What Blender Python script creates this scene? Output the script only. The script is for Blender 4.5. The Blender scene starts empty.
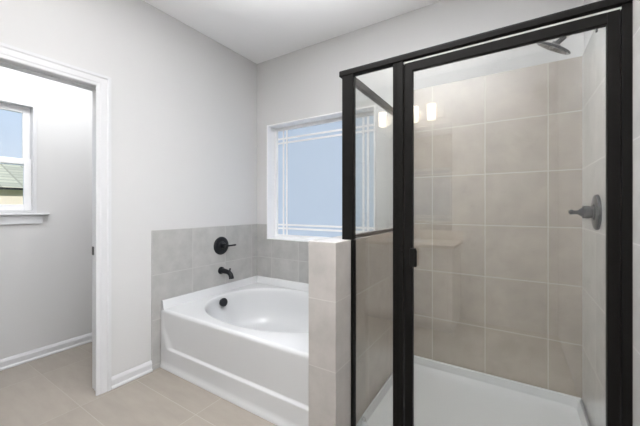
import bpy, bmesh, math
from mathutils import Vector, Matrix
S = bpy.context.scene
C = S.collection
PI = math.pi

# ------------------------------------------------------------------ camera
FPX = 306.0
YAW = math.radians(32.44)
CAMZ = 1.22
cam_data = bpy.data.cameras.new('camera')
cam_data.sensor_width = 36.0
cam_data.lens = 36.0 * FPX / 640.0
cam_data.shift_y = -5.5 / 640.0
cam_data.clip_start = 0.02
cam = bpy.data.objects.new('camera', cam_data)
C.objects.link(cam)
cam.location = (0, 0, CAMZ)
cam.rotation_euler = (PI / 2, 0, YAW)
S.camera = cam

# ------------------------------------------------------------------ world: clear pale-blue sky
W = bpy.data.worlds.new('sky')
S.world = W
W.use_nodes = True
wn = W.node_tree
wn.nodes.clear()
_o = wn.nodes.new('ShaderNodeOutputWorld')
_b = wn.nodes.new('ShaderNodeBackground')
_t = wn.nodes.new('ShaderNodeTexCoord')
_s = wn.nodes.new('ShaderNodeSeparateXYZ')
_r = wn.nodes.new('ShaderNodeValToRGB')
wn.links.new(_t.outputs['Generated'], _s.inputs[0])
wn.links.new(_s.outputs['Z'], _r.inputs[0])
wn.links.new(_r.outputs[0], _b.inputs['Color'])
wn.links.new(_b.outputs[0], _o.inputs[0])
_r.color_ramp.elements[0].position = 0.0
_r.color_ramp.elements[0].color = (0.80, 0.87, 0.95, 1)
_r.color_ramp.elements[1].position = 0.45
_r.color_ramp.elements[1].color = (0.42, 0.63, 0.92, 1)
_b.inputs['Strength'].default_value = 1.0

# ------------------------------------------------------------------ lights
def area(name, loc, rot, sx, sy, power, col=(1, 1, 1)):
    d = bpy.data.lights.new(name, 'AREA')
    d.shape = 'RECTANGLE'
    d.size, d.size_y = sx, sy
    d.energy = power
    d.color = col
    o = bpy.data.objects.new(name, d)
    C.objects.link(o)
    o.location = loc
    o.rotation_euler = rot
    return o

area('unseen_fill_uplight', (-0.70, 0.50, 1.80), (PI, 0, 0), 0.9, 1.4, 62, (0.99, 0.99, 1.0)).data.spread = math.radians(112)  # added fill hanging mid-room, aimed up to brighten the ceiling; no fixture
area('unseen_overhead_fill', (-0.50, 0.85, 2.725), (0, 0, 0), 1.1, 1.3, 18, (0.98, 0.985, 1.0)).data.spread = math.radians(130)  # added overhead fill light, no lamp of the room
area('toilet_room_fill', (-2.60, 0.62, 2.45), (0, math.radians(42), 0), 0.35, 1.8, 17, (0.98, 0.985, 1.0))  # added fill hidden above the doorway to even out the far wall
sun_d = bpy.data.lights.new('sun', 'SUN')
sun_d.energy = 4.0
sun_d.angle = math.radians(1)
sun_o = bpy.data.objects.new('sun', sun_d)
C.objects.link(sun_o)
sun_o.rotation_euler = Vector((-0.86, 0.22, -0.42)).to_track_quat('-Z', 'Y').to_euler()

S.view_settings.view_transform = 'Standard'
S.view_settings.look = 'None'
S.view_settings.gamma = 1
S.view_settings.use_curve_mapping = False
S.view_settings.exposure = 0.0
S.cycles.use_denoising = True

# ------------------------------------------------------------------ helpers
def tag(o, label=None, cat=None, group=None, kind=None):
    if label: o['label'] = label
    if cat: o['category'] = cat
    if group: o['group'] = group
    if kind: o['kind'] = kind
    return o

def obj(name, bm, mat=None, parent=None, smooth=False, bevel=0.0, segs=2):
    bmesh.ops.recalc_face_normals(bm, faces=bm.faces)
    me = bpy.data.meshes.new(name)
    bm.to_mesh(me)
    bm.free()
    o = bpy.data.objects.new(name, me)
    C.objects.link(o)
    if mat: me.materials.append(mat)
    if smooth:
        for p in me.polygons: p.use_smooth = True
        try:
            me.set_sharp_from_angle(angle=math.radians(40))
        except Exception:
            pass
    if bevel > 0:
        m = o.modifiers.new('bevel', 'BEVEL')
        m.width = bevel
        m.segments = segs
        m.limit_method = 'ANGLE'
        m.angle_limit = math.radians(40)
    if parent:
        o.parent = parent
        o.matrix_parent_inverse = Matrix.Translation(parent.location).inverted()
    return o

def empty(name, loc, label=None, cat=None, group=None, kind=None):
    o = bpy.data.objects.new(name, None)
    o.location = loc
    o.empty_display_size = 0.05
    C.objects.link(o)
    return tag(o, label, cat, group, kind)

def BM(): return bmesh.new()

def box(bm, x0, x1, y0, y1, z0, z1):
    v = [bm.verts.new(p) for p in ((x0,y0,z0),(x1,y0,z0),(x1,y1,z0),(x0,y1,z0),(x0,y0,z1),(x1,y0,z1),(x1,y1,z1),(x0,y1,z1))]
    for f in ((0,3,2,1),(4,5,6,7),(0,1,5,4),(1,2,6,5),(2,3,7,6),(3,0,4,7)):
        bm.faces.new([v[i] for i in f])
    return bm

def bx(*a): return box(BM(), *a)

def prism(bm, pts, axis, a0, a1):
    """extrude a closed outline; axis 'x': pts=(y,z); 'y': pts=(x,z); 'z': pts=(x,y)"""
    def P(p, a):
        return {'x': (a, p[0], p[1]), 'y': (p[0], a, p[1]), 'z': (p[0], p[1], a)}[axis]
    A = [bm.verts.new(P(p, a0)) for p in pts]
    B = [bm.verts.new(P(p, a1)) for p in pts]
    n = len(pts)
    bm.faces.new(A)
    bm.faces.new(B[::-1])
    for i in range(n):
        j = (i + 1) % n
        bm.faces.new([A[i], B[i], B[j], A[j]])
    return bm

def lathe(bm, prof, origin, axis, n=32):
    """prof: list of (distance along axis, radius)"""
    ax = Vector(axis).normalized()
    u = ax.orthogonal().normalized()
    w = ax.cross(u)
    o = Vector(origin)
    rings = []
    for d, r in prof:
        if r < 1e-6:
            rings.append([bm.verts.new(o + ax * d)])
        else:
            rings.append([bm.verts.new(o + ax * d + (u * math.cos(2*PI*k/n) + w * math.sin(2*PI*k/n)) * r) for k in range(n)])
    for a, b in zip(rings, rings[1:]):
        for k in range(n):
            l = (k + 1) % n
            if len(a) == 1 and len(b) == 1: continue
            if len(a) == 1: bm.faces.new([a[0], b[k], b[l]])
            elif len(b) == 1: bm.faces.new([a[k], a[l], b[0]])
            else: bm.faces.new([a[k], a[l], b[l], b[k]])
    if len(rings[0]) > 1: bm.faces.new(rings[0])
    if len(rings[-1]) > 1: bm.faces.new(rings[-1][::-1])
    return bm

def tube(bm, pts, radii, n=16):
    pts = [Vector(p) for p in pts]
    if not isinstance(radii, (list, tuple)): radii = [radii] * len(pts)
    rings = []
    u = None
    for i, p in enumerate(pts):
        t = (pts[min(i + 1, len(pts) - 1)] - pts[max(i - 1, 0)]).normalized()
        if u is None: u = t.orthogonal().normalized()
        u = (u - t * u.dot(t)).normalized()
        w = t.cross(u)
        rings.append([bm.verts.new(p + (u * math.cos(2*PI*k/n) + w * math.sin(2*PI*k/n)) * radii[i]) for k in range(n)])
    for a, b in zip(rings, rings[1:]):
        for k in range(n):
            l = (k + 1) % n
            bm.faces.new([a[k], a[l], b[l], b[k]])
    bm.faces.new(rings[0][::-1])
    bm.faces.new(rings[-1])
    return bm

# ------------------------------------------------------------------ materials
def mat(name, col=(0.8, 0.8, 0.8), rough=0.5, metal=0.0, spec=0.5, emit=None, es=0.0, noise=0.0, nscale=40.0, bump=0.0, coat=0.0):
    m = bpy.data.materials.new(name)
    m.use_nodes = True
    nt = m.node_tree
    p = nt.nodes['Principled BSDF']
    p.inputs['Base Color'].default_value = (*col, 1)
    p.inputs['Roughness'].default_value = rough
    p.inputs['Metallic'].default_value = metal
    p.inputs['Specular IOR Level'].default_value = spec
    p.inputs['Coat Weight'].default_value = coat
    if emit:
        p.inputs['Emission Color'].default_value = (*emit, 1)
        p.inputs['Emission Strength'].default_value = es
    if noise or bump:
        tc = nt.nodes.new('ShaderNodeTexCoord')
        nz = nt.nodes.new('ShaderNodeTexNoise')
        nz.inputs['Scale'].default_value = nscale
        nz.inputs['Detail'].default_value = 4
        nt.links.new(tc.outputs['Object'], nz.inputs['Vector'])
        if noise:
            mx = nt.nodes.new('ShaderNodeMix')
            mx.data_type = 'RGBA'
            mx.inputs['A'].default_value = (*[c * (1 - noise) for c in col], 1)
            mx.inputs['B'].default_value = (*[min(1, c * (1 + noise)) for c in col], 1)
            nt.links.new(nz.outputs['Fac'], mx.inputs['Factor'])
            nt.links.new(mx.outputs['Result'], p.inputs['Base Color'])
        if bump:
            b = nt.nodes.new('ShaderNodeBump')
            b.inputs['Strength'].default_value = bump
            b.inputs['Distance'].default_value = 0.002
            nt.links.new(nz.outputs['Fac'], b.inputs['Height'])
            nt.links.new(b.outputs['Normal'], p.inputs['Normal'])
    return m

def tile_mat(name, col, grout, size, off, gw=0.0055, rough=0.30, var=0.05, mott=0.13, bump=0.3, streak=(1, 1, 1), coat=0.0):
    """stone-look tile laid on a 3-D grid; joints are drawn only on faces that lie across them"""
    m = bpy.data.materials.new(name)
    m.use_nodes = True
    nt = m.node_tree
    N, L = nt.nodes, nt.links
    p = N['Principled BSDF']
    p.inputs['Roughness'].default_value = rough
    p.inputs['Coat Weight'].default_value = coat
    p.inputs['Coat Roughness'].default_value = 0.22
    tc = N.new('ShaderNodeTexCoord')
    def vm(op, a, b=None):
        n = N.new('ShaderNodeVectorMath'); n.operation = op
        for i, x in enumerate((a, b)):
            if x is None: continue
            if isinstance(x, tuple): n.inputs[i].default_value = x
            else: L.new(x, n.inputs[i])
        return n.outputs[0]
    def mt(op, a, b=None, clamp=False):
        n = N.new('ShaderNodeMath'); n.operation = op; n.use_clamp = clamp
        for i, x in enumerate((a, b)):
            if x is None: continue
            if isinstance(x, (int, float)): n.inputs[i].default_value = x
            else: L.new(x, n.inputs[i])
        return n.outputs[0]
    rel = vm('DIVIDE', vm('SUBTRACT', tc.outputs['Object'], tuple(off)), tuple(size))
    cell = vm('FLOOR', rel)
    fr = vm('FRACTION', rel)
    d = vm('MULTIPLY', vm('MINIMUM', fr, vm('SUBTRACT', (1, 1, 1), fr)), tuple(size))
    geo = N.new('ShaderNodeNewGeometry')
    an = vm('ABSOLUTE', geo.outputs['True Normal'])
    sd = N.new('ShaderNodeSeparateXYZ'); L.new(d, sd.inputs[0])
    sn = N.new('ShaderNodeSeparateXYZ'); L.new(an, sn.inputs[0])
    g = None
    for i in range(3):
        mr = N.new('ShaderNodeMapRange')
        mr.inputs['From Min'].default_value = gw * 0.35
        mr.inputs['From Max'].default_value = gw * 0.65
        mr.inputs['To Min'].default_value = 1
        mr.inputs['To Max'].default_value = 0
        L.new(sd.outputs[i], mr.inputs['Value'])
        k = mt('MULTIPLY', mr.outputs[0], mt('LESS_THAN', sn.outputs[i], 0.5))
        g = k if g is None else mt('MAXIMUM', g, k)
    wn_ = N.new('ShaderNodeTexWhiteNoise'); L.new(cell, wn_.inputs['Vector'])
    nz = N.new('ShaderNodeTexNoise')
    nz.inputs['Scale'].default_value = 8.0
    nz.inputs['Detail'].default_value = 7
    nz.inputs['Roughness'].default_value = 0.6
    L.new(vm('ADD', vm('MULTIPLY', tc.outputs['Object'], tuple(streak)), vm('MULTIPLY', wn_.outputs['Color'], (13, 17, 11))), nz.inputs['Vector'])
    bright = mt('ADD', mt('MULTIPLY', mt('SUBTRACT', wn_.outputs['Value'], 0.5), 2 * var),
                mt('ADD', 1.0, mt('MULTIPLY', mt('SUBTRACT', nz.outputs['Fac'], 0.5), 4 * mott)))
    sc = N.new('ShaderNodeVectorMath'); sc.operation = 'SCALE'
    sc.inputs[0].default_value = col
    L.new(bright, sc.inputs['Scale'])
    mx = N.new('ShaderNodeMix'); mx.data_type = 'RGBA'
    L.new(g, mx.inputs['Factor'])
    L.new(sc.outputs[0], mx.inputs['A'])
    mx.inputs['B'].default_value = (*grout, 1)
    L.new(mx.outputs['Result'], p.inputs['Base Color'])
    rr = mt('ADD', rough, mt('MULTIPLY', g, 0.3))
    L.new(rr, p.inputs['Roughness'])
    h = mt('ADD', mt('MULTIPLY', g, -1.0), mt('MULTIPLY', nz.outputs['Fac'], 0.25))
    b = N.new('ShaderNodeBump')
    b.inputs['Strength'].default_value = bump
    b.inputs['Distance'].default_value = 0.0015
    L.new(h, b.inputs['Height'])
    L.new(b.outputs['Normal'], p.inputs['Normal'])
    return m

def glass_mat(name, tint=(0.935, 0.945, 0.94), r0=0.062, rough=0.0):
    m = bpy.data.materials.new(name)
    m.use_nodes = True
    nt = m.node_tree
    N, L = nt.nodes, nt.links
    N.clear()
    out = N.new('ShaderNodeOutputMaterial')
    tr = N.new('ShaderNodeBsdfTransparent'); tr.inputs[0].default_value = (*tint, 1)
    gl = N.new('ShaderNodeBsdfGlossy'); gl.inputs['Roughness'].default_value = rough
    gl.inputs['Color'].default_value = (1, 1, 1, 1)
    mx = N.new('ShaderNodeMixShader')
    geo = N.new('ShaderNodeNewGeometry')
    dt = N.new('ShaderNodeVectorMath'); dt.operation = 'DOT_PRODUCT'
    L.new(geo.outputs['Incoming'], dt.inputs[0]); L.new(geo.outputs['Normal'], dt.inputs[1])
    def mt(op, a, b=None):
        n = N.new('ShaderNodeMath'); n.operation = op
        for i, x in enumerate((a, b)):
            if x is None: continue
            if isinstance(x, (int, float)): n.inputs[i].default_value = x
            else: L.new(x, n.inputs[i])
        return n.outputs[0]
    c = mt('SUBTRACT', 1.0, mt('ABSOLUTE', dt.outputs['Value']))
    f = mt('ADD', r0, mt('MULTIPLY', mt('POWER', c, 5.0), 1 - r0))
    L.new(f, mx.inputs[0]); L.new(tr.outputs[0], mx.inputs[1]); L.new(gl.outputs[0], mx.inputs[2])
    L.new(mx.outputs[0], out.inputs[0])
    return m

M = {}
M['paint'] = mat('wall_paint', (0.625, 0.624, 0.624), 0.75, bump=0.05, nscale=180)
M['ceil'] = mat('ceiling_paint', (0.92, 0.92, 0.925), 0.9, bump=0.05, nscale=160)
M['trim'] = mat('white_trim_paint', (0.66, 0.665, 0.68), 0.35, noise=0.01, nscale=30)
M['vinyl'] = mat('white_vinyl', (0.90, 0.90, 0.91), 0.35, noise=0.01, nscale=30)
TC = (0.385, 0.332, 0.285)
GR = (0.51, 0.47, 0.42)
M['tile_tub'] = tile_mat('grey_stone_tile_tub', (0.415, 0.412, 0.402), (0.49, 0.485, 0.475), (0.343, 0.343, 0.338), (-2.295 + 0.21, 1.256, 0.034))
M['tile_knee'] = tile_mat('grey_stone_tile_knee', (0.43, 0.408, 0.388), (0.53, 0.51, 0.485), (0.60, 0.340, 0.340), (-1.10, 1.274, 0.084))
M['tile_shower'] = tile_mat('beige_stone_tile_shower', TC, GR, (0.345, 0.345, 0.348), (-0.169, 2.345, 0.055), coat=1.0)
M['tile_window_sheen'] = tile_mat('stone_tile_window_sheen', (0.66, 0.655, 0.635), (0.88, 0.87, 0.85), (0.345, 0.345, 0.348), (-0.169, 2.345, 0.055), coat=1.0)  # shower tile lightened: the window's grazing reflection is put into the colour
M['tile_floor'] = tile_mat('beige_floor_tile', (0.315, 0.282, 0.245), (0.40, 0.365, 0.325), (0.666, 0.333, 0.5), (-2.25, 0.130, -0.25), gw=0.005, rough=0.4, var=0.03, mott=0.09, streak=(0.5, 2.0, 1))
M['acrylic'] = mat('white_acrylic', (0.63, 0.64, 0.65), 0.24, coat=0.15, noise=0.005, nscale=20)
M['black'] = mat('matte_black_metal', (0.010, 0.0095, 0.009), 0.5, 0.0, 0.07, noise=0.1, nscale=60)
M['bronze'] = mat('dark_bronze_frame', (0.008, 0.0075, 0.007), 0.5, 0.0, 0.07, noise=0.08, nscale=60)
M['blackfix'] = mat('matte_black_fixture', (0.012, 0.013, 0.016), 0.3, 0.0, 0.3, noise=0.1, nscale=80)
M['nozzle'] = mat('nozzle_rubber', (0.42, 0.38, 0.33), 0.5, noise=0.05)
M['glass'] = glass_mat('clear_shower_glass')
M['pane'] = glass_mat('window_glass', (0.98, 0.99, 1.0), 0.03)
M['clear'] = glass_mat('clear_plastic', (0.9, 0.9, 0.9), 0.15, 0.1)
M['mirror'] = mat('mirror_silver', (0.92, 0.93, 0.93), 0.01, 1.0, noise=0.002)
M['cab'] = mat('white_cabinet_paint', (0.74, 0.73, 0.72), 0.4, noise=0.01)
M['counter'] = mat('speckled_stone_counter', (0.60, 0.53, 0.46), 0.25, noise=0.25, nscale=220)
M['chrome'] = mat('brushed_nickel', (0.62, 0.60, 0.57), 0.28, 1.0, noise=0.03)
M['shade'] = mat('lit_opal_shade', (0.9, 0.85, 0.75), 0.4, emit=(1.0, 0.87, 0.68), es=6.5, noise=0.01)
M['seal'] = mat('pale_seal_strip', (0.62, 0.61, 0.60), 0.4, noise=0.02)
M['roof'] = tile_mat('green_grey_shingle', (0.54, 0.50, 0.36), (0.36, 0.33, 0.24), (0.55, 0.9, 50.0), (0, 0, -20), gw=0.10, rough=0.9, var=0.14, mott=0.12)
M['siding'] = mat('tan_siding', (0.70, 0.60, 0.47), 0.8, noise=0.05, nscale=3)
M['grass'] = mat('lawn_grass', (0.12, 0.20, 0.06), 0.9, noise=0.3, nscale=5)
M['plate'] = mat('dark_strike_plate', (0.03, 0.028, 0.026), 0.4, 0.6, noise=0.05)

# obscured (privacy) glass lit by the daylight behind it
m = mat('obscured_daylit_glass', (0.06, 0.07, 0.08), 0.4, emit=(0.50, 0.605, 0.75), es=0.86)
nt = m.node_tree
p = nt.nodes['Principled BSDF']
tcn = nt.nodes.new('ShaderNodeTexCoord'); nzn = nt.nodes.new('ShaderNodeTexNoise'); bpn = nt.nodes.new('ShaderNodeBump')
nzn.inputs['Scale'].default_value = 120; bpn.inputs['Strength'].default_value = 0.15; bpn.inputs['Distance'].default_value = 0.002
nt.links.new(tcn.outputs['Object'], nzn.inputs['Vector']); nt.links.new(nzn.outputs['Fac'], bpn.inputs['Height']); nt.links.new(bpn.outputs['Normal'], p.inputs['Normal'])
M['obscure'] = m

# ------------------------------------------------------------------ setting
XL, XR, D, YB, H = -2.295, 0.348, 2.37, -0.75, 2.735
XT = -3.26              # far wall of the toilet room
TY0, TY1 = -0.45, 1.62  # its side walls
KX0, KX1, KY0, KH = -0.885, -0.725, 1.282, 1.050
YF = 1.445              # plane of the shower front
TT = 0.010              # tile thickness

tag(obj('floor', bx(XT - .15, XR + .12, YB - .12, D + .15, -0.10, 0), M['tile_floor']), kind='structure')
tag(obj('ceiling', bx(XT - .15, XR + .12, YB - .12, D + .15, H, H + .10), M['ceil']), kind='structure')

# left wall with doorway
DY0, DY1, DZ = 0.15, 0.938, 2.026
bm = BM()
WT = 0.115
box(bm, XL - WT, XL, YB - .12, DY0, 0, H)
box(bm, XL - WT, XL, DY1, D + .15, 0, H)
box(bm, XL - WT, XL, DY0, DY1, DZ, H)
tag(obj('wall_left', bm, M['paint']), kind='structure')

# back wall with tub window opening
WX0, WX1, WZ0, WZ1 = -2.147, -0.965, 0.897, 2.062
bm = BM()
box(bm, XL, WX0, D, D + .15, 0, H)
box(bm, WX1, XR + .12, D, D + .15, 0, H)
box(bm, WX0, WX1, D, D + .15, 0, WZ0)
box(bm, WX0, WX1, D, D + .15, WZ1, H)
tag(obj('wall_back', bm, M['paint']), kind='structure')
tag(obj('wall_right', bx(XR, XR + .12, YB - .12, D, 0, H), M['paint']), kind='structure')
tag(obj('wall_rear', bx(XL, XR, YB - .12, YB, 0, H), M['paint']), kind='structure')

# toilet room
VY0, VY1, VZ0, VZ1 = -0.05, 0.858, 1.175, 2.045
bm = BM()
box(bm, XT - .15, XT, YB - .12, VY0, 0, H)
box(bm, XT - .15, XT, VY1, D + .15, 0, H)
box(bm, XT - .15, XT, VY0, VY1, 0, VZ0)
box(bm, XT - .15, XT, VY0, VY1, VZ1, H)
tag(obj('wall_far', bm, M['paint']), kind='structure')
tag(obj('wall_north', bx(XT, XL - WT, TY1, TY1 + .1, 0, H), M['paint']), kind='structure')
tag(obj('wall_south', bx(XT, XL - WT, TY0 - .1, TY0, 0, H), M['paint']), kind='structure')

# knee wall between tub and shower
bm = bx(KX0, KX1, KY0, D, 0, KH)
tag(obj('wall_knee', bm, M['tile_knee'], bevel=0.003), kind='structure')

# wall tiles
bm = BM()
box(bm, XL, XL + TT, 1.256, D, 0, 1.048)
tag(obj('trim_1', bm, M['tile_tub'], bevel=0.002), kind='structure')
bm = BM()
t0 = D - TT
box(bm, XL + TT, WX0, t0, D, 0, 1.050)
box(bm, WX0, WX1, t0, D, 0, WZ0)
box(bm, WX1, KX0, t0, D, 0, 1.050)
tag(obj('trim_2', bm, M['tile_tub']), kind='structure')
tag(obj('trim_3', bx(KX1, XR, t0, D, 0, 2.118), M['tile_shower'], bevel=0.002), kind='structure')
tag(obj('trim_5', bx(KX1, KX1 + TT, YF + .032, t0, 0, KH - .0005), M['tile_shower'], bevel=0.002), kind='structure')
tag(obj('trim_4', bx(XR - TT, XR, 0.62, t0, 0, 2.118), M['tile_window_sheen'], bevel=0.002), kind='structure')  # right wall tile, window sheen painted into its colour

# baseboards (ogee-topped)
BH = 0.078
def baseboard(name, axis, a0, a1, face, sgn):
    pr = [(0, 0), (0.022, 0), (0.022, 0.012), (0.014, 0.020), (0.014, BH * .72), (0.010, BH * .86), (0.005, BH), (0, BH)]
    bm = prism(BM(), [(face + sgn * a, z) for a, z in pr], axis, a0, a1)
    return tag(obj(name, bm, M['trim'], bevel=0.0015), kind='structure')
# axis 'y' prism takes (x,z)
baseboard('baseboard_left', 'y', 0.981, 1.2555, XL, 1)
baseboard('baseboard_far', 'y', TY0, TY1, XT, 1)
baseboard('baseboard_north', 'x', XT + .022, XL - WT, TY1, -1)

# doorway: jamb, stop, casing, strike plate
dr = empty('door_1', (XL, (DY0 + DY1) / 2, 0), kind='structure')
bm = BM()
jt = 0.018
box(bm, XL - WT, XL, DY1 - jt, DY1, 0, DZ)
box(bm, XL - WT, XL, DY0, DY0 + jt, 0, DZ)
box(bm, XL - WT, XL, DY0 + jt, DY1 - jt, DZ - jt, DZ)
obj('jamb', bm, M['trim'], dr, bevel=0.001)
bm = BM()
sx0, sx1 = XL - 0.075, XL - 0.045
box(bm, sx0, sx1, DY1 - jt - .005, DY1 - jt, 0, DZ - jt)
box(bm, sx0, sx1, DY0 + jt, DY0 + jt + .005, 0, DZ - jt)
box(bm, sx0, sx1, DY0 + jt + .005, DY1 - jt - .005, DZ - jt - .005, DZ - jt)
obj('door_stop', bm, M['trim'], dr, bevel=0.002)
def casing(face, sgn, ci, cw):
    co = ci + cw
    zi = DZ - 0.017
    zo = zi + 0.079
    prof = [(0, 0), (0.010, 0.0), (0.013, 0.006), (0.013, 0.020), (0.016, 0.028), (0.016, 0.060), (0.020, 0.068), (0.020, 1.0), (0, 1.0)]
    def P(w):
        return [(a, min(b, w)) for a, b in prof]
    bm = BM()
    # right upright: (x,y) outline extruded in z up to the mitre
    A = [(a, b) for a, b in P(cw)]
    def ring(fy, fz):
        return [bm.verts.new((face + sgn * a, fy(b), fz(b))) for a, b in A]
    k = 0.079 / cw
    r0 = ring(lambda b: ci + b, lambda b: 0.0)
    r1 = ring(lambda b: ci + b, lambda b: zi + b * k)
    yl = DY0 + 0.013
    r2 = ring(lambda b: yl - b, lambda b: zi + b * k)
    r3 = ring(lambda b: yl - b, lambda b: 0.0)
    n = len(A)
    for a, b in ((r0, r1), (r1, r2), (r2, r3)):
        for i in range(n):
            j = (i + 1) % n
            bm.faces.new([a[i], a[j], b[j], b[i]])
    bm.faces.new(r0); bm.faces.new(r3[::-1])
    return bm
obj('casing', casing(XL, 1, 0.894, 0.085), M['trim'], dr)
obj('casing', casing(XL - WT, -1, 0.928, 0.080), M['trim'], dr)
obj('strike_plate', bx(XL - 0.112, XL - 0.078, DY1 - jt - .003, DY1 - jt, 0.90, 0.957), M['plate'], dr)

# tub window
def rect_frame(bm, axis, x0, x1, z0, z1, w, d0, d1):
    for a in ((x0, x0 + w, z0, z1), (x1 - w, x1, z0, z1), (x0 + w, x1 - w, z0, z0 + w), (x0 + w, x1 - w, z1 - w, z1)):
        if axis == 'y': box(bm, a[0], a[1], d0, d1, a[2], a[3])
        else: box(bm, d0, d1, a[0], a[1], a[2], a[3])
    return bm
w1 = empty('window_1', ((WX0 + WX1) / 2, D + .1, WZ0), kind='structure')
# white jamb extension lining the opening, flush with the wall
bm = BM()
lt = 0.012
box(bm, WX0, WX0 + lt, D - .012, D + .108, WZ0, WZ1)
box(bm, WX1 - lt, WX1, D - .012, D + .108, WZ0, WZ1)
box(bm, WX0 + lt, WX1 - lt, D - .012, D + .108, WZ1 - lt, WZ1)
box(bm, WX0 + lt, WX1 - lt, D - .014, D + .108, WZ0, WZ0 + lt)
obj('jamb_liner', bm, M['vinyl'], w1, bevel=0.0015)
obj('window_frame', rect_frame(BM(), 'y', WX0 + .004, WX1 - .004, WZ0 + .006, WZ1 - .006, 0.036, D + .100, D + .150), M['vinyl'], w1, bevel=0.003)
obj('pane', bx(WX0 + .034, WX1 - .034, D + .125, D + .131, WZ0 + .034, WZ1 - .034), M['obscure'], w1)
bm = BM()
gy0, gy1 = D + .117, D + .1245
gw = 0.018
for x in (-2.034, -1.990, -1.128, -1.084):
    box(bm, x - gw/2, x + gw/2, gy0, gy1, WZ0 + .040, WZ1 - .040)
for z in (1.003, 1.040, 1.893, 1.938):
    box(bm, WX0 + .040, WX1 - .040, gy0 + .0008, gy1 - .0004, z - gw/2, z + gw/2)
obj('grille', bm, M['vinyl'], w1)

# toilet room window (double hung) with stool and apron
w2 = empty('window_2', (XT, (VY0 + VY1) / 2, VZ0), kind='structure')
obj('window_frame', rect_frame(BM(), 'x', VY0, VY1, VZ0, VZ1, 0.022, XT - .10, XT + .010), M['trim'], w2, bevel=0.002)
zr = 1.585
obj('lower_sash', rect_frame(BM(), 'x', VY0 + .022, VY1 - .022, VZ0 + .022, zr + .024, 0.046, XT - .055, XT - .030), M['vinyl'], w2, bevel=0.003)
obj('upper_sash', rect_frame(BM(), 'x', VY0 + .022, VY1 - .022, zr - .024, VZ1 - .022, 0.046, XT - .085, XT - .058), M['vinyl'], w2, bevel=0.003)
obj('pane', bx(XT - .044, XT - .041, VY0 + .06, VY1 - .06, VZ0 + .06, zr - .015), M['pane'], w2)
obj('pane', bx(XT - .073, XT - .070, VY0 + .06, VY1 - .06, zr + .015, VZ1 - .06), M['pane'], w2)
obj('window_sill', bx(XT - .03, XT + .036, VY0 - .075, VY1 + .075, VZ0 - .016, VZ0), M['trim'], w2, bevel=0.005)
bm = prism(BM(), [(VY0 - .045, VZ0 - .016), (VY1 + .045, VZ0 - .016), (VY1 + .030, VZ0 - .085), (VY0 - .030, VZ0 - .085)], 'x', XT, XT + .016)
obj('apron', bm, M['trim'], w2, bevel=0.002)

# ------------------------------------------------------------------ outside: neighbour's house and lawn
tag(obj('lawn', bx(-60, XT - .5, -30, 40, -0.50, -0.40), M['grass']), 'green lawn outside the small window of the toilet room', 'lawn', kind='stuff')
hs = empty('house', (-23, 8, -0.4), "neighbouring house with green grey roof seen through the small toilet room window", 'house')
obj('wall', bx(-31, -23, 0, 20, -0.4, 2.20), M['siding'], hs)
bm = prism(BM(), [(-22.4, 2.13), (-22.4, 2.30), (-27.0, 3.95), (-31.6, 2.30), (-31.6, 2.13), (-27.0, 3.78)], 'y', -0.4, 20.4)
obj('roof', bm, M['roof'], hs)
obj('fascia', bx(-22.40, -22.34, -0.4, 20.4, 2.16, 2.27), M['black'], hs)

# ------------------------------------------------------------------ bathtub
TX0, TX1, TY_0, TY_1 = XL + TT + .002, KX0 - .002, 1.323, D - TT - .002
RZ = 0.445
LIPZ = 0.508
tub = empty('bathtub', ((TX0 + TX1)/2, (TY_0 + TY_1)/2, 0), 'white alcove bathtub with oval basin beside the tiled half wall', 'bathtub')
bm = BM()
cx, cy = (-2.19 - 0.985) / 2, 1.857
ax_, ay_ = 0.602, 0.452
n = 96
def supel(t, a, b, e=2.25):
    c_, s_ = math.cos(t), math.sin(t)
    return (math.copysign(abs(c_) ** (2/e), c_) * a, math.copysign(abs(s_) ** (2/e), s_) * b)
# inner lip of deck (rectangle inside the wall flange)
ix0, ix1, iy0, iy1 = TX0 + .030, TX1 - .002, TY_0 + .022, TY_1 - .030
def rect_pt(dx, dy, x0, x1, y0, y1):
    ts = []
    if dx > 1e-9: ts.append((x1 - cx) / dx)
    if dx < -1e-9: ts.append((x0 - cx) / dx)
    if dy > 1e-9: ts.append((y1 - cy) / dy)
    if dy < -1e-9: ts.append((y0 - cy) / dy)
    t = min(ts)
    return cx + dx * t, cy + dy * t
angs = []
base = [2 * PI * k / n for k in range(n)]
corners = [math.atan2(y - cy, x - cx) % (2*PI) for x in (ix0, ix1) for y in (iy0, iy1)]
def dirof(t):
    x, y = supel(t, ax_, ay_)
    return math.atan2(y, x) % (2*PI)
# snap the nearest ring directions to the rectangle's corners
dirs = [dirof(t) for t in base]
snap = {}
for cidx, ca in enumerate(corners):
    k = min(range(n), key=lambda i: abs(((dirs[i] - ca + PI) % (2*PI)) - PI))
    snap[k] = ca
rings = []
R0 = []
for k in range(n):
    a = snap.get(k, dirs[k])
    x, y = rect_pt(math.cos(a), math.sin(a), ix0, ix1, iy0, iy1)
    R0.append(bm.verts.new((x, y, RZ)))
rings.append(R0)
# (scale, dz, xshift)
prof = [(1.025, 0.0), (1.010, -0.001), (1.0, -0.004), (0.988, -0.012), (0.978, -0.028), (0.965, -0.06), (0.945, -0.12), (0.92, -0.18), (0.885, -0.24), (0.84, -0.285), (0.77, -0.318), (0.65, -0.335), (0.45, -0.342), (0.2, -0.345)]
for s_, dz in prof:
    r = []
    for t in base:
        x, y = supel(t, ax_ * s_, ay_ * s_)
        r.append(bm.verts.new((cx + x, cy + y, RZ + dz)))
    rings.append(r)
for a, b in zip(rings, rings[1:]):
    for k in range(n):
        l = (k + 1) % n
        bm.faces.new([a[k], a[l], b[l], b[k]])
bm.faces.new(rings[-1])
tub_shell = obj('basin', bm, M['acrylic'], tub, smooth=True)
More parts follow.
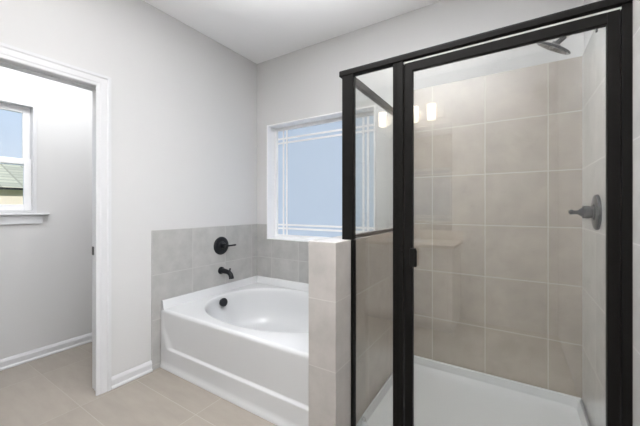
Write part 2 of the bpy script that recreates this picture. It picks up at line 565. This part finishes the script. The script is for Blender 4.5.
# deck edge: raised flange along the two walls, rolled front edge, apron with recessed panel
bm = BM()
prism(bm, [(TX0, RZ - .06), (TX0, LIPZ), (TX0 + .012, LIPZ), (TX0 + .020, LIPZ - .010), (TX0 + .032, RZ + .004), (TX0 + .036, RZ - .002), (TX0 + .036, RZ - .06)], 'y', TY_0 + .004, TY_1)
prism(bm, [(TY_1, RZ - .06), (TY_1, LIPZ), (TY_1 - .012, LIPZ), (TY_1 - .020, LIPZ - .010), (TY_1 - .032, RZ + .004), (TY_1 - .036, RZ - .002), (TY_1 - .036, RZ - .06)], 'x', TX0 + .012, TX1)
obj('wall_flange', bm, M['acrylic'], tub, smooth=True)
# apron: front surface as height field over (x, z)
bm = BM()
def depth(x, z):
    # recess of the panel, measured from TY_0
    def ss(a, b, t):
        t = max(0, min(1, (t - a) / (b - a))); return t * t * (3 - 2 * t)
    left = ss(0.014 + 0.050 * max(0, (0.30 - z)) / 0.14, 0.050 + 0.11 * max(0, (0.30 - z)) / 0.14, x - TX0)
    bot = ss(0.150, 0.170, z)
    top = max(0.0, min(1.0, (0.425 - z) / 0.255))
    return 0.012 * left * bot * top
xs = [TX0 + (TX1 - TX0) * i / 160 for i in range(161)]
xs = sorted(set(xs + [TX0 + 0.004 * i for i in range(50)]))
zs = [0.0, 0.020, 0.028, 0.06, 0.10, 0.13] + [0.145 + 0.0035 * i for i in range(10)] + [0.19 + 0.02 * i for i in range(11)] + [0.394 + 0.004 * i for i in range(6)]
edge = [(0.424, 0.0), (0.432, 0.001), (0.4385, 0.0045), (0.443, 0.010), (RZ, 0.017), (RZ, 0.024)]
grid = []
for z in zs:
    yo = 0.008 if z < 0.022 else 0.0
    grid.append([bm.verts.new((x, TY_0 + depth(x, z) - (0.006 if z < 0.022 else 0), z)) for x in xs])
for z, d_ in edge:
    grid.append([bm.verts.new((x, TY_0 + d_, z)) for x in xs])
for a, b in zip(grid, grid[1:]):
    for i in range(len(xs) - 1):
        bm.faces.new([a[i], a[i+1], b[i+1], b[i]])
# side returns
for idx in (0, -1):
    back = [bm.verts.new((xs[idx], TY_0 + .030, r[idx].co.z)) for r in (grid[0], grid[-1])]
    bm.faces.new([r[idx] for r in grid] + [back[1], back[0]])
obj('apron', bm, M['acrylic'], tub, smooth=True)
# overflow cover on the sloping end
ov = lathe(BM(), [(0.0, 0.035), (0.012, 0.037), (0.020, 0.036), (0.024, 0.031), (0.0245, 0.010), (0.022, 0.0)], (-2.150, 1.800, 0.392), (1, -0.05, 0.22), 36)
o = obj('overflow_cover', ov, M['blackfix'], tub, smooth=True); o['label'] = 'round matte black overflow cover'
o = obj('drain', lathe(BM(), [(0, 0.034), (0.004, 0.034), (0.006, 0.028), (0.003, 0.024), (0.003, 0)], (-1.92, 1.857, RZ - .338), (0, 0, 1), 28), M['blackfix'], tub, smooth=True)

# tub valve
vy, vz = 1.893, 0.868
XW = XL + TT
tv = empty('tub_valve', (XW, vy, vz), 'round black bath mixer valve with small side lever on tile above the spout', 'faucet')
obj('escutcheon', lathe(BM(), [(0, 0.083), (0.005, 0.083), (0.010, 0.080), (0.013, 0.072), (0.013, 0.040), (0.018, 0.036), (0.020, 0.030)], (XW, vy, vz), (1, 0, 0), 48), M['blackfix'], tv, smooth=True)
obj('hub', lathe(BM(), [(0.018, 0.026), (0.045, 0.024), (0.055, 0.027), (0.066, 0.026), (0.070, 0.020)], (XW, vy, vz), (1, 0, 0), 32), M['blackfix'], tv, smooth=True)
obj('handle', tube(BM(), [(XW + .058, vy + .020, vz), (XW + .060, vy + .045, vz - .001), (XW + .063, vy + .075, vz - .001), (XW + .065, vy + .105, vz), (XW + .066, vy + .118, vz)], [.010, .0085, .0080, .0095, .0070]), M['blackfix'], tv, smooth=True)

# tub spout
sz = 0.640
sp = empty('tub_spout', (XW, vy, sz), 'black bath spout curving down over the tub rim below the valve', 'faucet')
obj('flange', lathe(BM(), [(0, 0.034), (0.010, 0.034), (0.016, 0.030), (0.022, 0.026)], (XW, vy, sz), (1, 0, 0), 32), M['blackfix'], sp, smooth=True)
obj('spout', tube(BM(), [(XW + .012, vy, sz), (XW + .05, vy, sz - .001), (XW + .085, vy, sz - .004), (XW + .112, vy, sz - .010), (XW + .130, vy, sz - .026), (XW + .138, vy, sz - .046), (XW + .140, vy, sz - .060)], [.025, .023, .021, .021, .021, .022, .023], 24), M['blackfix'], sp, smooth=True)
obj('diverter', lathe(BM(), [(0, .006), (.018, .006), (.020, .009), (.026, .009), (.028, .005)], (XW + .118, vy, sz + .004), (0.15, 0, 1), 16), M['blackfix'], sp, smooth=True)

# ------------------------------------------------------------------ shower base
SX0, SX1, SY0, SY1 = KX1 + .012, XR - TT - .002, 1.375, D - TT - .002
base_t = empty('shower_tray', ((SX0 + SX1)/2, (SY0 + SY1)/2, 0), 'white shower tray with raised curb on the shower floor', 'shower tray')
bm = BM()
def rr(x0, x1, y0, y1, r, z, n=6):
    pts = []
    for (qx, qy, a0) in ((x1 - r, y1 - r, 0), (x0 + r, y1 - r, PI/2), (x0 + r, y0 + r, PI), (x1 - r, y0 + r, 1.5*PI)):
        for i in range(n + 1):
            a = a0 + PI/2 * i / n
            pts.append(bm.verts.new((qx + r * math.cos(a), qy + r * math.sin(a), z)))
    return pts
CB = 0.128 - 0.0
L_ = [rr(SX0, SX1, SY0, SY1, .004, 0.0), rr(SX0, SX1, SY0, SY1, .004, .090), rr(SX0 + .003, SX1 - .003, SY0 + .003, SY1 - .003, .004, .094),
      rr(SX0 + .016, SX1 - .016, SY0 + .125, SY1 - .016, .030, .094), rr(SX0 + .021, SX1 - .021, SY0 + .131, SY1 - .021, .034, .090),
      rr(SX0 + .030, SX1 - .030, SY0 + .140, SY1 - .030, .044, .045), rr(SX0 + .050, SX1 - .050, SY0 + .156, SY1 - .050, .055, .030),
      rr(SX0 + .085, SX1 - .085, SY0 + .19, SY1 - .085, .07, .026), rr(SX0 + .40, SX1 - .40, SY0 + .46, SY1 - .38, .02, .018)]
for ring_ in L_:
    for v in ring_:
        if v.co.y < 1.52 and v.co.z > .05:      # the curb is lower than the rim along the walls
            v.co.z -= .044 if v.co.z > .06 else 0
for a, b in zip(L_, L_[1:]):
    for k in range(len(a)):
        l = (k + 1) % len(a)
        bm.faces.new([a[k], a[l], b[l], b[k]])
bm.faces.new(L_[0][::-1]); bm.faces.new(L_[-1])
obj('tray_shell', bm, M['acrylic'], base_t, smooth=True)
obj('drain_cover', lathe(BM(), [(0, .052), (.003, .052), (.004, .046), (.003, .0)], ((SX0 + SX1)/2, 1.77, .0178), (0, 0, 1), 32), M['chrome'], base_t, smooth=True)

# ------------------------------------------------------------------ shower enclosure
en = empty('shower_enclosure', ((KX1 + XR)/2, YF, 0.094), 'black framed glass shower enclosure with hinged door on the half wall', 'shower enclosure')
F0, F1 = YF - .004, YF + .030      # frame depth
PZ0 = 0.0505                       # curb top
HZ0, HZ1 = 1.918, 1.951
XI = XR - TT                       # tiled face of the right wall
# header with a rounded front edge
bm = prism(BM(), [(YF - .010, HZ0), (YF - .010, HZ1 - .010), (YF - .007, HZ1 - .003), (YF, HZ1), (YF + .036, HZ1), (YF + .036, HZ0)], 'x', -0.792, XI)
obj('header', bm, M['bronze'], en, bevel=0.0025)
obj('corner_post', bx(-0.776, -0.713, F0 - .002, F1 + .002, KH, HZ0), M['bronze'], en, bevel=0.002)
bm = bx(KX1, -0.710, F0, F1, PZ0, KH - .0005)
obj('wall_jamb', bm, M['bronze'], en, bevel=0.002)
obj('wall_jamb', bx(0.3115, XI, F0, F1, PZ0, HZ0), M['bronze'], en, bevel=0.002)
bm = BM()
box(bm, -0.498, -0.448, F0, F1, PZ0 + .0, HZ0)
box(bm, -0.487, -0.480, F0 - .003, F0, PZ0, HZ0)
box(bm, -0.462, -0.448, F0 - .003, F0, PZ0, HZ0)
obj('header_seal', bx(-0.448, 0.3115, F0 + .006, F0 + .020, 1.9045, 1.9125), M['seal'], en)['label'] = 'pale strip in the gap above the door'
obj('hinge_post', bm, M['bronze'], en, bevel=0.0015)
obj('fixed_panel_sill', bx(-0.710, -0.498, F0, F1, PZ0, PZ0 + .014), M['bronze'], en, bevel=0.002)
obj('fixed_glass', bx(-0.712, -0.496, YF + .010, YF + .016, PZ0 + .012, HZ0 + .003), M['glass'], en)
# return panel on top of the knee wall
RX = -0.742
obj('return_top_rail', bx(RX - .014, RX + .014, F1 + .002, D - TT - .0005, 1.892, 1.931), M['bronze'], en, bevel=0.002)
obj('return_bottom_rail', bx(RX - .011, RX + .011, F1 + .002, D - TT - .0005, KH + .0005, KH + .020), M['bronze'], en, bevel=0.002)
obj('return_wall_jamb', bx(RX - .011, RX + .011, D - TT - .022, D - TT - .0006, KH + .020, 1.892), M['bronze'], en, bevel=0.002)
obj('return_glass', bx(RX - .003, RX + .003, F1 + .001, D - TT - .020, KH + .018, 1.894), M['glass'], en)
# hinged door
dx0, dx1, dz0, dz1 = -0.440, 0.3075, PZ0 + .014, 1.904
sw = 0.036
bm = BM()
box(bm, dx0, dx0 + sw, F0 + .002, F1 - .006, dz0, dz1)
box(bm, dx1 - sw + .003, dx1, F0 + .002, F1 - .006, dz0, dz1)
box(bm, dx0 + sw, dx1 - sw + .003, F0 + .002, F1 - .006, dz1 - .040, dz1)
box(bm, dx0 + sw, dx1 - sw + .003, F0 + .002, F1 - .006, dz0, dz0 + .036)
door = obj('door_frame', bm, M['bronze'], en, bevel=0.0015)
obj('door_glass', bx(dx0 + sw - .004, dx1 - sw + .007, YF + .008, YF + .014, dz0 + .032, dz1 - .036), M['glass'], door)
# handle: small block pull gripping the stile edge
bm = BM()
box(bm, -0.412, -0.386, F0 - .020, F0 + .002, 0.948, 1.030)
box(bm, -0.400, -0.383, F0 - .012, F0 + .004, 0.944, 1.022)
obj('door_handle', bm, M['black'], door, bevel=0.003)
obj('door_bumper', bx(0.2465, 0.2525, YF + .014, YF + .022, dz1 - .054, dz1 - .036), M['black'], door, bevel=0.002)

# clear bumper stuck low on the fixed glass
cb = lathe(BM(), [(0, .011), (.004, .011), (.007, .008), (.008, .0)], (-0.655, YF + .010, 0.127), (0, -1, 0), 24)
tag(obj('glass_bumper', cb, M['clear'], smooth=True), 'small clear round bumper stuck low on the fixed shower glass', 'bumper')

# shower valve on right wall
sv = empty('shower_valve', (XI, 1.960, 1.197), 'round dark shower valve with short lever on the right tiled wall', 'faucet')
obj('escutcheon', lathe(BM(), [(0, .086), (.006, .086), (.011, .083), (.014, .074), (.014, .040), (.020, .034)], (XI, 1.960, 1.197), (-1, 0, 0), 48), M['blackfix'], sv, smooth=True)
obj('hub', lathe(BM(), [(.012, .029), (.028, .028), (.034, .031), (.056, .030), (.059, .022), (.068, .015), (.074, .011)], (XI, 1.960, 1.197), (-1, 0, 0), 32), M['blackfix'], sv, smooth=True)
obj('lever', tube(BM(), [(XI - .060, 1.960, 1.197), (XI - .074, 1.958, 1.196), (XI - .090, 1.953, 1.196), (XI - .102, 1.950, 1.198), (XI - .109, 1.948, 1.199)], [.012, .0100, .0100, .0140, .0070]), M['blackfix'], sv, smooth=True)

# shower head
sh = empty('rain_showerhead', (XR, 2.0, 2.20), 'dark round rain shower head on a bent arm high on the right wall', 'shower head')
hc = Vector((0.172, 2.0, 2.053))
nd = Vector((-0.54, 0.24, -0.80)).normalized()
ad = Vector((0.78, 0.0, 0.62)).normalized()      # direction of the arm's lower stretch
pv = hc - nd * 0.018
wz = 2.185
obj('arm_flange', lathe(BM(), [(0, .030), (.004, .030), (.010, .022), (.014, .012)], (XR, 2.0, wz), (-1, 0, 0), 28), M['blackfix'], sh, smooth=True)
obj('arm', tube(BM(), [(XR - .006, 2.0, wz), (0.322, 2.0, wz), (0.300, 2.0, wz - .012), tuple(pv + ad * .115), tuple(pv + ad * .050)], .0090), M['blackfix'], sh, smooth=True)
obj('swivel_collar', lathe(BM(), [(-.010, .018), (-.002, .021), (.006, .014), (.018, .013), (.034, .013), (.044, .013), (.046, .0115), (.056, .0115), (.058, .013), (.082, .013), (.084, .010)], tuple(pv), tuple(ad), 24), M['blackfix'], sh, smooth=True)
obj('swivel_ring', lathe(BM(), [(.0462, .0118), (.0468, .0135), (.0552, .0135), (.0558, .0118)], tuple(pv), tuple(ad), 24), M['chrome'], sh, smooth=True)
hd = obj('spray_head', lathe(BM(), [(-.020, .018), (-.014, .034), (-.008, .070), (-.004, .082), (.002, .085), (.006, .082), (.006, .0)], tuple(hc), tuple(nd), 48), M['blackfix'], sh, smooth=True)
bm = BM()
u_ = nd.orthogonal().normalized(); w_ = nd.cross(u_)
for ring_r, cnt in ((.016, 8), (.032, 14), (.048, 20), (.064, 26)):
    for k in range(cnt):
        a = 2 * PI * k / cnt
        c_ = hc + (u_ * math.cos(a) + w_ * math.sin(a)) * ring_r
        lathe(bm, [(.004, .0038), (.009, .0032), (.0095, 0)], tuple(c_), tuple(nd), 8)
obj('nozzles', bm, M['nozzle'], hd, smooth=True)

# ------------------------------------------------------------------ vanity behind the camera (seen mirrored in the shower glass)
VX0, VX1, VF = -1.98, -0.495, -0.20
va = empty('vanity_cabinet', ((VX0 + VX1)/2, (YB + VF)/2, 0), 'white vanity cabinet mirrored faintly in the shower door glass', 'cabinet')
obj('body', bx(VX0, VX1, YB + .001, VF, 0.09, 0.828), M['cab'], va, bevel=0.002)
obj('toe_kick', bx(VX0 + .01, VX1 - .01, YB + .001, VF - .07, 0, 0.09), M['cab'], va)
def shaker(bm, x0, x1, z0, z1):
    rect_frame(bm, 'y', x0, x1, z0, z1, .055 if z1 - z0 > .3 else .03, VF, VF + .020)
    w = .055 if z1 - z0 > .3 else .03
    box(bm, x0 + w, x1 - w, VF, VF + .010, z0 + w, z1 - w)
    return bm
cols = [(VX0 + .04, VX0 + .50), (VX0 + .515, VX1 - .515), (VX1 - .50, VX1 - .04)]
for i, (a, b) in enumerate(cols):
    d1 = obj('drawer', shaker(BM(), a, b, 0.655, 0.805), M['cab'], va, bevel=0.002)
    obj('pull', tube(BM(), [((a+b)/2 - .055, VF + .019, .73), ((a+b)/2 - .050, VF + .045, .73), ((a+b)/2 + .050, VF + .045, .73), ((a+b)/2 + .055, VF + .019, .73)], .006, 10), M['chrome'], d1, smooth=True)
    d2 = obj('door', shaker(BM(), a, b, 0.115, 0.640), M['cab'], va, bevel=0.002)
    obj('pull', tube(BM(), [(b - .03, VF + .019, .60), (b - .03, VF + .045, .595), (b - .03, VF + .045, .50), (b - .03, VF + .019, .495)], .006, 10), M['chrome'], d2, smooth=True)
ct = empty('countertop', ((VX0 + VX1)/2, (YB + VF)/2, .829), 'beige stone countertop with backsplash on the white vanity cabinet', 'countertop')
obj('slab', bx(VX0 - .02, VX1 + .022, YB + .001, VF + .035, .829, .861), M['counter'], ct, bevel=0.004)
obj('backsplash', bx(VX0 - .02, VX1 + .022, YB + .001, YB + .021, .8612, .962), M['counter'], ct, bevel=0.002)
sinkm = BM()
sx_, sy_ = -1.0, -0.45
ringsS = []
for s_, z_ in ((1.08, .8612), (1.06, .866), (1.0, .866), (.96, .8635)):
    ringsS.append([sinkm.verts.new((sx_ + .22 * s_ * math.cos(2*PI*k/40), sy_ + .165 * s_ * math.sin(2*PI*k/40), z_)) for k in range(40)])
for a, b in zip(ringsS, ringsS[1:]):
    for k in range(40):
        l = (k+1) % 40
        sinkm.faces.new([a[k], a[l], b[l], b[k]])
sinkm.faces.new(ringsS[-1])
obj('sink_rim', sinkm, M['acrylic'], ct, smooth=True)
fa = empty('basin_faucet', (-0.93, -0.665, .8615), 'nickel arched basin faucet on the beige vanity countertop', 'faucet')
obj('base', lathe(BM(), [(0, .026), (.006, .026), (.010, .018), (.05, .015)], (-0.93, -0.665, .8615), (0, 0, 1), 24), M['chrome'], fa, smooth=True)
obj('spout', tube(BM(), [(-0.93, -.665, .90)] + [(-0.93, -.665 + .055 - .055 * math.cos(a), 1.02 + .055 * math.sin(a)) for a in [PI * k / 10 for k in range(11)]] + [(-0.93, -.555, .985)], .011, 14), M['chrome'], fa, smooth=True)
obj('lever', tube(BM(), [(-0.918, -.665, .935), (-0.885, -.665, .945), (-0.860, -.665, .965)], [.009, .007, .006], 10), M['chrome'], fa, smooth=True)
mi = empty('mirror', ((-1.9 - .585)/2, YB, .964), 'large frameless wall mirror above the vanity countertop', 'mirror')
obj('mirror_glass', bx(-1.90, -0.585, YB + .001, YB + .007, .964, 2.165), M['mirror'], mi, bevel=0.001)
vl = empty('vanity_light', (-1.07, YB, 2.28), 'four shade vanity light bar mirrored high in the shower glass', 'light')
obj('backplate', bx(-1.47, -0.665, YB + .001, YB + .026, 2.235, 2.345), M['chrome'], vl, bevel=0.004)
for x in (-1.36, -1.165, -0.975, -0.785):
    st = obj('lamp_arm', tube(BM(), [(x, YB + .024, 2.300), (x, YB + .07, 2.300), (x, YB + .095, 2.312), (x, YB + .10, 2.345)], .008, 10), M['chrome'], vl, smooth=True)
    obj('shade', lathe(BM(), [(0, .042), (.004, .046), (.17, .050), (.172, .046)], (x, YB + .10, 2.205), (0, 0, 1), 28), M['shade'], vl, smooth=True)
